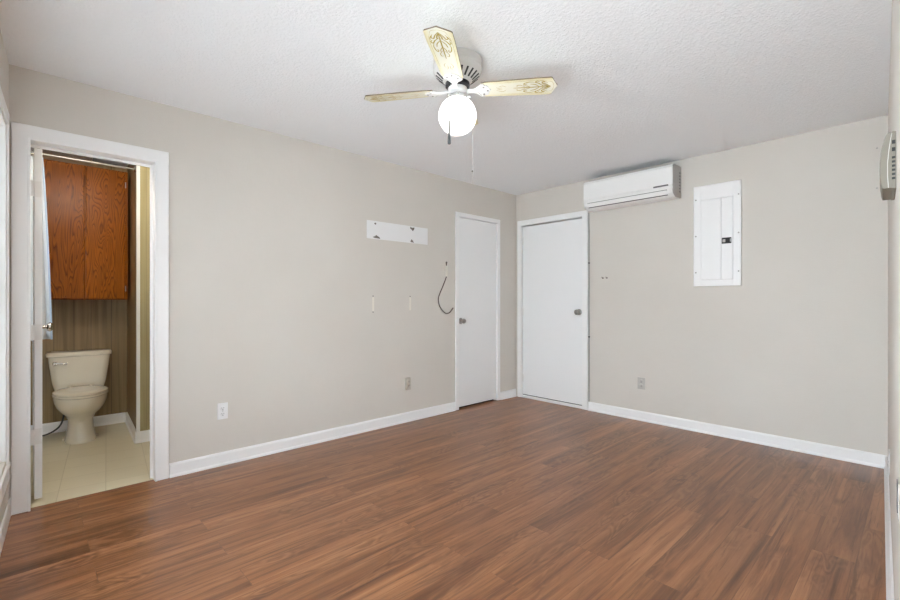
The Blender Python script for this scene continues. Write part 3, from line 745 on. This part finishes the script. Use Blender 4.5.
m = curtain_mesh(-.14, .060, -.16, .108, .868-zr, -.028, .028, 5); c = m.build('cloth', M['curtain'], t, smooth='all'); q = c.modifiers.new('thickness', 'SOLIDIFY'); q.thickness = .003
m = MB(); rs = []
for k in range(25):
    v = k/24; z = -.028+(.868-zr+.028)*v; y = .060+(.108-.060)*v**.8+.006*sin(v*2); x = .012*sin(3*v+2)
    rs.append([(x-.004, y-.002, z), (x+.004, y-.002, z), (x+.004, y+.009, z), (x-.004, y+.009, z)])
m.rings(rs); m.build('edge_stripe', M['stripe'], t, smooth='all')
for k in range(5):
    y = -.13+k*.047; m = MB(); n_ = 20
    m.tube([(.022*sin(2*pi*i/n_), y+.004*sin(2*pi*i/n_), -.010+.024*cos(2*pi*i/n_)) for i in range(n_+1)], .0025, 6); m.build('curtain_ring', M['chrome'], t, smooth=True)

# toilet, facing +x
t = thing('toilet', 'almond porcelain toilet below the oak cabinet', 'toilet', (-1.832, -3.972, 0), R(-2.5))
def egg(z, c, rf, rb, ry, n=48, k=2.0):
    out = []
    for i in range(n):
        a = 2*pi*i/n; ca, sa = cos(a), sin(a)
        ex = 2/k
        out.append(((c+(rf if ca > 0 else rb)*math.copysign(abs(ca)**ex, ca)), ry*math.copysign(abs(sa)**ex, sa), z))
    return out
m = MB(); m.rings([egg(0, .36, .185, .20, .104, k=2.3), egg(.012, .36, .187, .20, .106, k=2.3), egg(.03, .36, .178, .20, .098, k=2.3), egg(.10, .36, .158, .20, .086), egg(.17, .36, .160, .20, .084), egg(.215, .38, .180, .22, .098),
    egg(.26, .41, .225, .25, .138), egg(.30, .43, .252, .27, .160), egg(.34, .44, .262, .28, .172), egg(.375, .44, .266, .28, .176), egg(.385, .44, .262, .28, .173), egg(.387, .44, .20, .20, .12)])
m.build('bowl', M['toilet'], t, smooth=True)
m = MB(); m.rings([egg(.388, .455, .256, .215, .176), egg(.392, .455, .262, .22, .181), egg(.402, .455, .262, .22, .181), egg(.406, .455, .256, .215, .176)]); m.build('seat', M['toilet'], t, smooth=True)
m = MB(); m.rings([egg(.408, .455, .252, .22, .172), egg(.411, .455, .260, .225, .180), egg(.420, .455, .259, .225, .179), egg(.427, .455, .240, .21, .165), egg(.430, .455, .15, .13, .10)]); m.build('lid', M['toilet'], t, smooth=True)
for y in (-.07, .07):
    m = MB(); m.lathe([(.014, .386), (.014, .425), (.010, .430), (.001, .431)], 16, .232, y); m.build('seat_hinge', M['toilet'], t, smooth=True)
def rrect(z, x0, x1, hy, r=.045, n=8):
    out = []
    for cx_, cy_, a0 in ((x1-r, hy-r, 0), (x0+.02, hy-.02, 90), (x0+.02, -hy+.02, 180), (x1-r, -hy+r, 270)):
        rr = r if cx_ > (x0+x1)/2 else .02
        for k in range(n): a = R(a0+90*k/(n-1)); out.append((cx_+rr*cos(a), cy_+rr*sin(a), z))
    return out
m = MB(); m.rings([rrect(.372, .03, .185, .150), rrect(.39, .015, .200, .168), rrect(.45, .01, .206, .182), rrect(.60, .006, .212, .202), rrect(.676, .004, .215, .210)]); m.build('tank', M['toilet'], t, smooth=True)
m = MB(); m.rings([rrect(.676, .0, .218, .213), rrect(.681, -.0, .226, .221), rrect(.704, 0, .228, .223), rrect(.716, .004, .220, .216), rrect(.719, .02, .20, .19)]); m.build('tank_lid', M['toilet'], t, smooth=True)
m = MB(); m.lathe([(.016, 0), (.016, .008), (.010, .014)], 18, mtx=Matrix.Translation((.206, -.165, .625)) @ Matrix.Rotation(R(90), 4, 'Y')); m.tube([(.222, -.165, .625), (.226, -.14, .624), (.226, -.085, .619)], [.007, .0075, .009], 10); m.build('flush_lever', M['chrome'], t, smooth=True)
for y in (-.09, .09):
    m = MB(); m.lathe([(.013, .0), (.013, .012), (.009, .022), (.001, .024)], 14, .36, y*1.18); m.build('bolt_cap', M['toilet'], t, smooth=True)
m = MB(); m.tube(smooth_path([(.0, -.34, .10), (.05, -.34, .085), (.12, -.31, .03), (.17, -.22, .03), (.16, -.13, .09), (.12, -.10, .22), (.10, -.10, .375)]), .007, 8); m.build('supply_hose', M['hose'], t, smooth=True)

# bar light added to brighten the bathroom, hidden above the sight line through the doorway
t = thing('added_wall_light', 'unseen white bar light with three globes added above the doorway to light the bathroom', 'added light', (-.115, -4.02, 2.22), R(90))
m = MB(); m.box(-.21, .21, 0, .022, -.05, .05); m.build('backplate', M['white_metal'], t, bevel=.006)
for x in (-.14, 0, .14):
    m = MB(); m.lathe([(.024, 0), (.024, .022), (.018, .030)], 20, mtx=Matrix.Translation((x, .020, 0)) @ Matrix.Rotation(R(-90), 4, 'X')); c = m.build('lamp_holder', M['chrome'], t, smooth=True)
    m = MB(); m.sphere((x, .100, 0), .056, 28, 16); m.build('globe', M['added_bathlamp'], c, smooth='all')
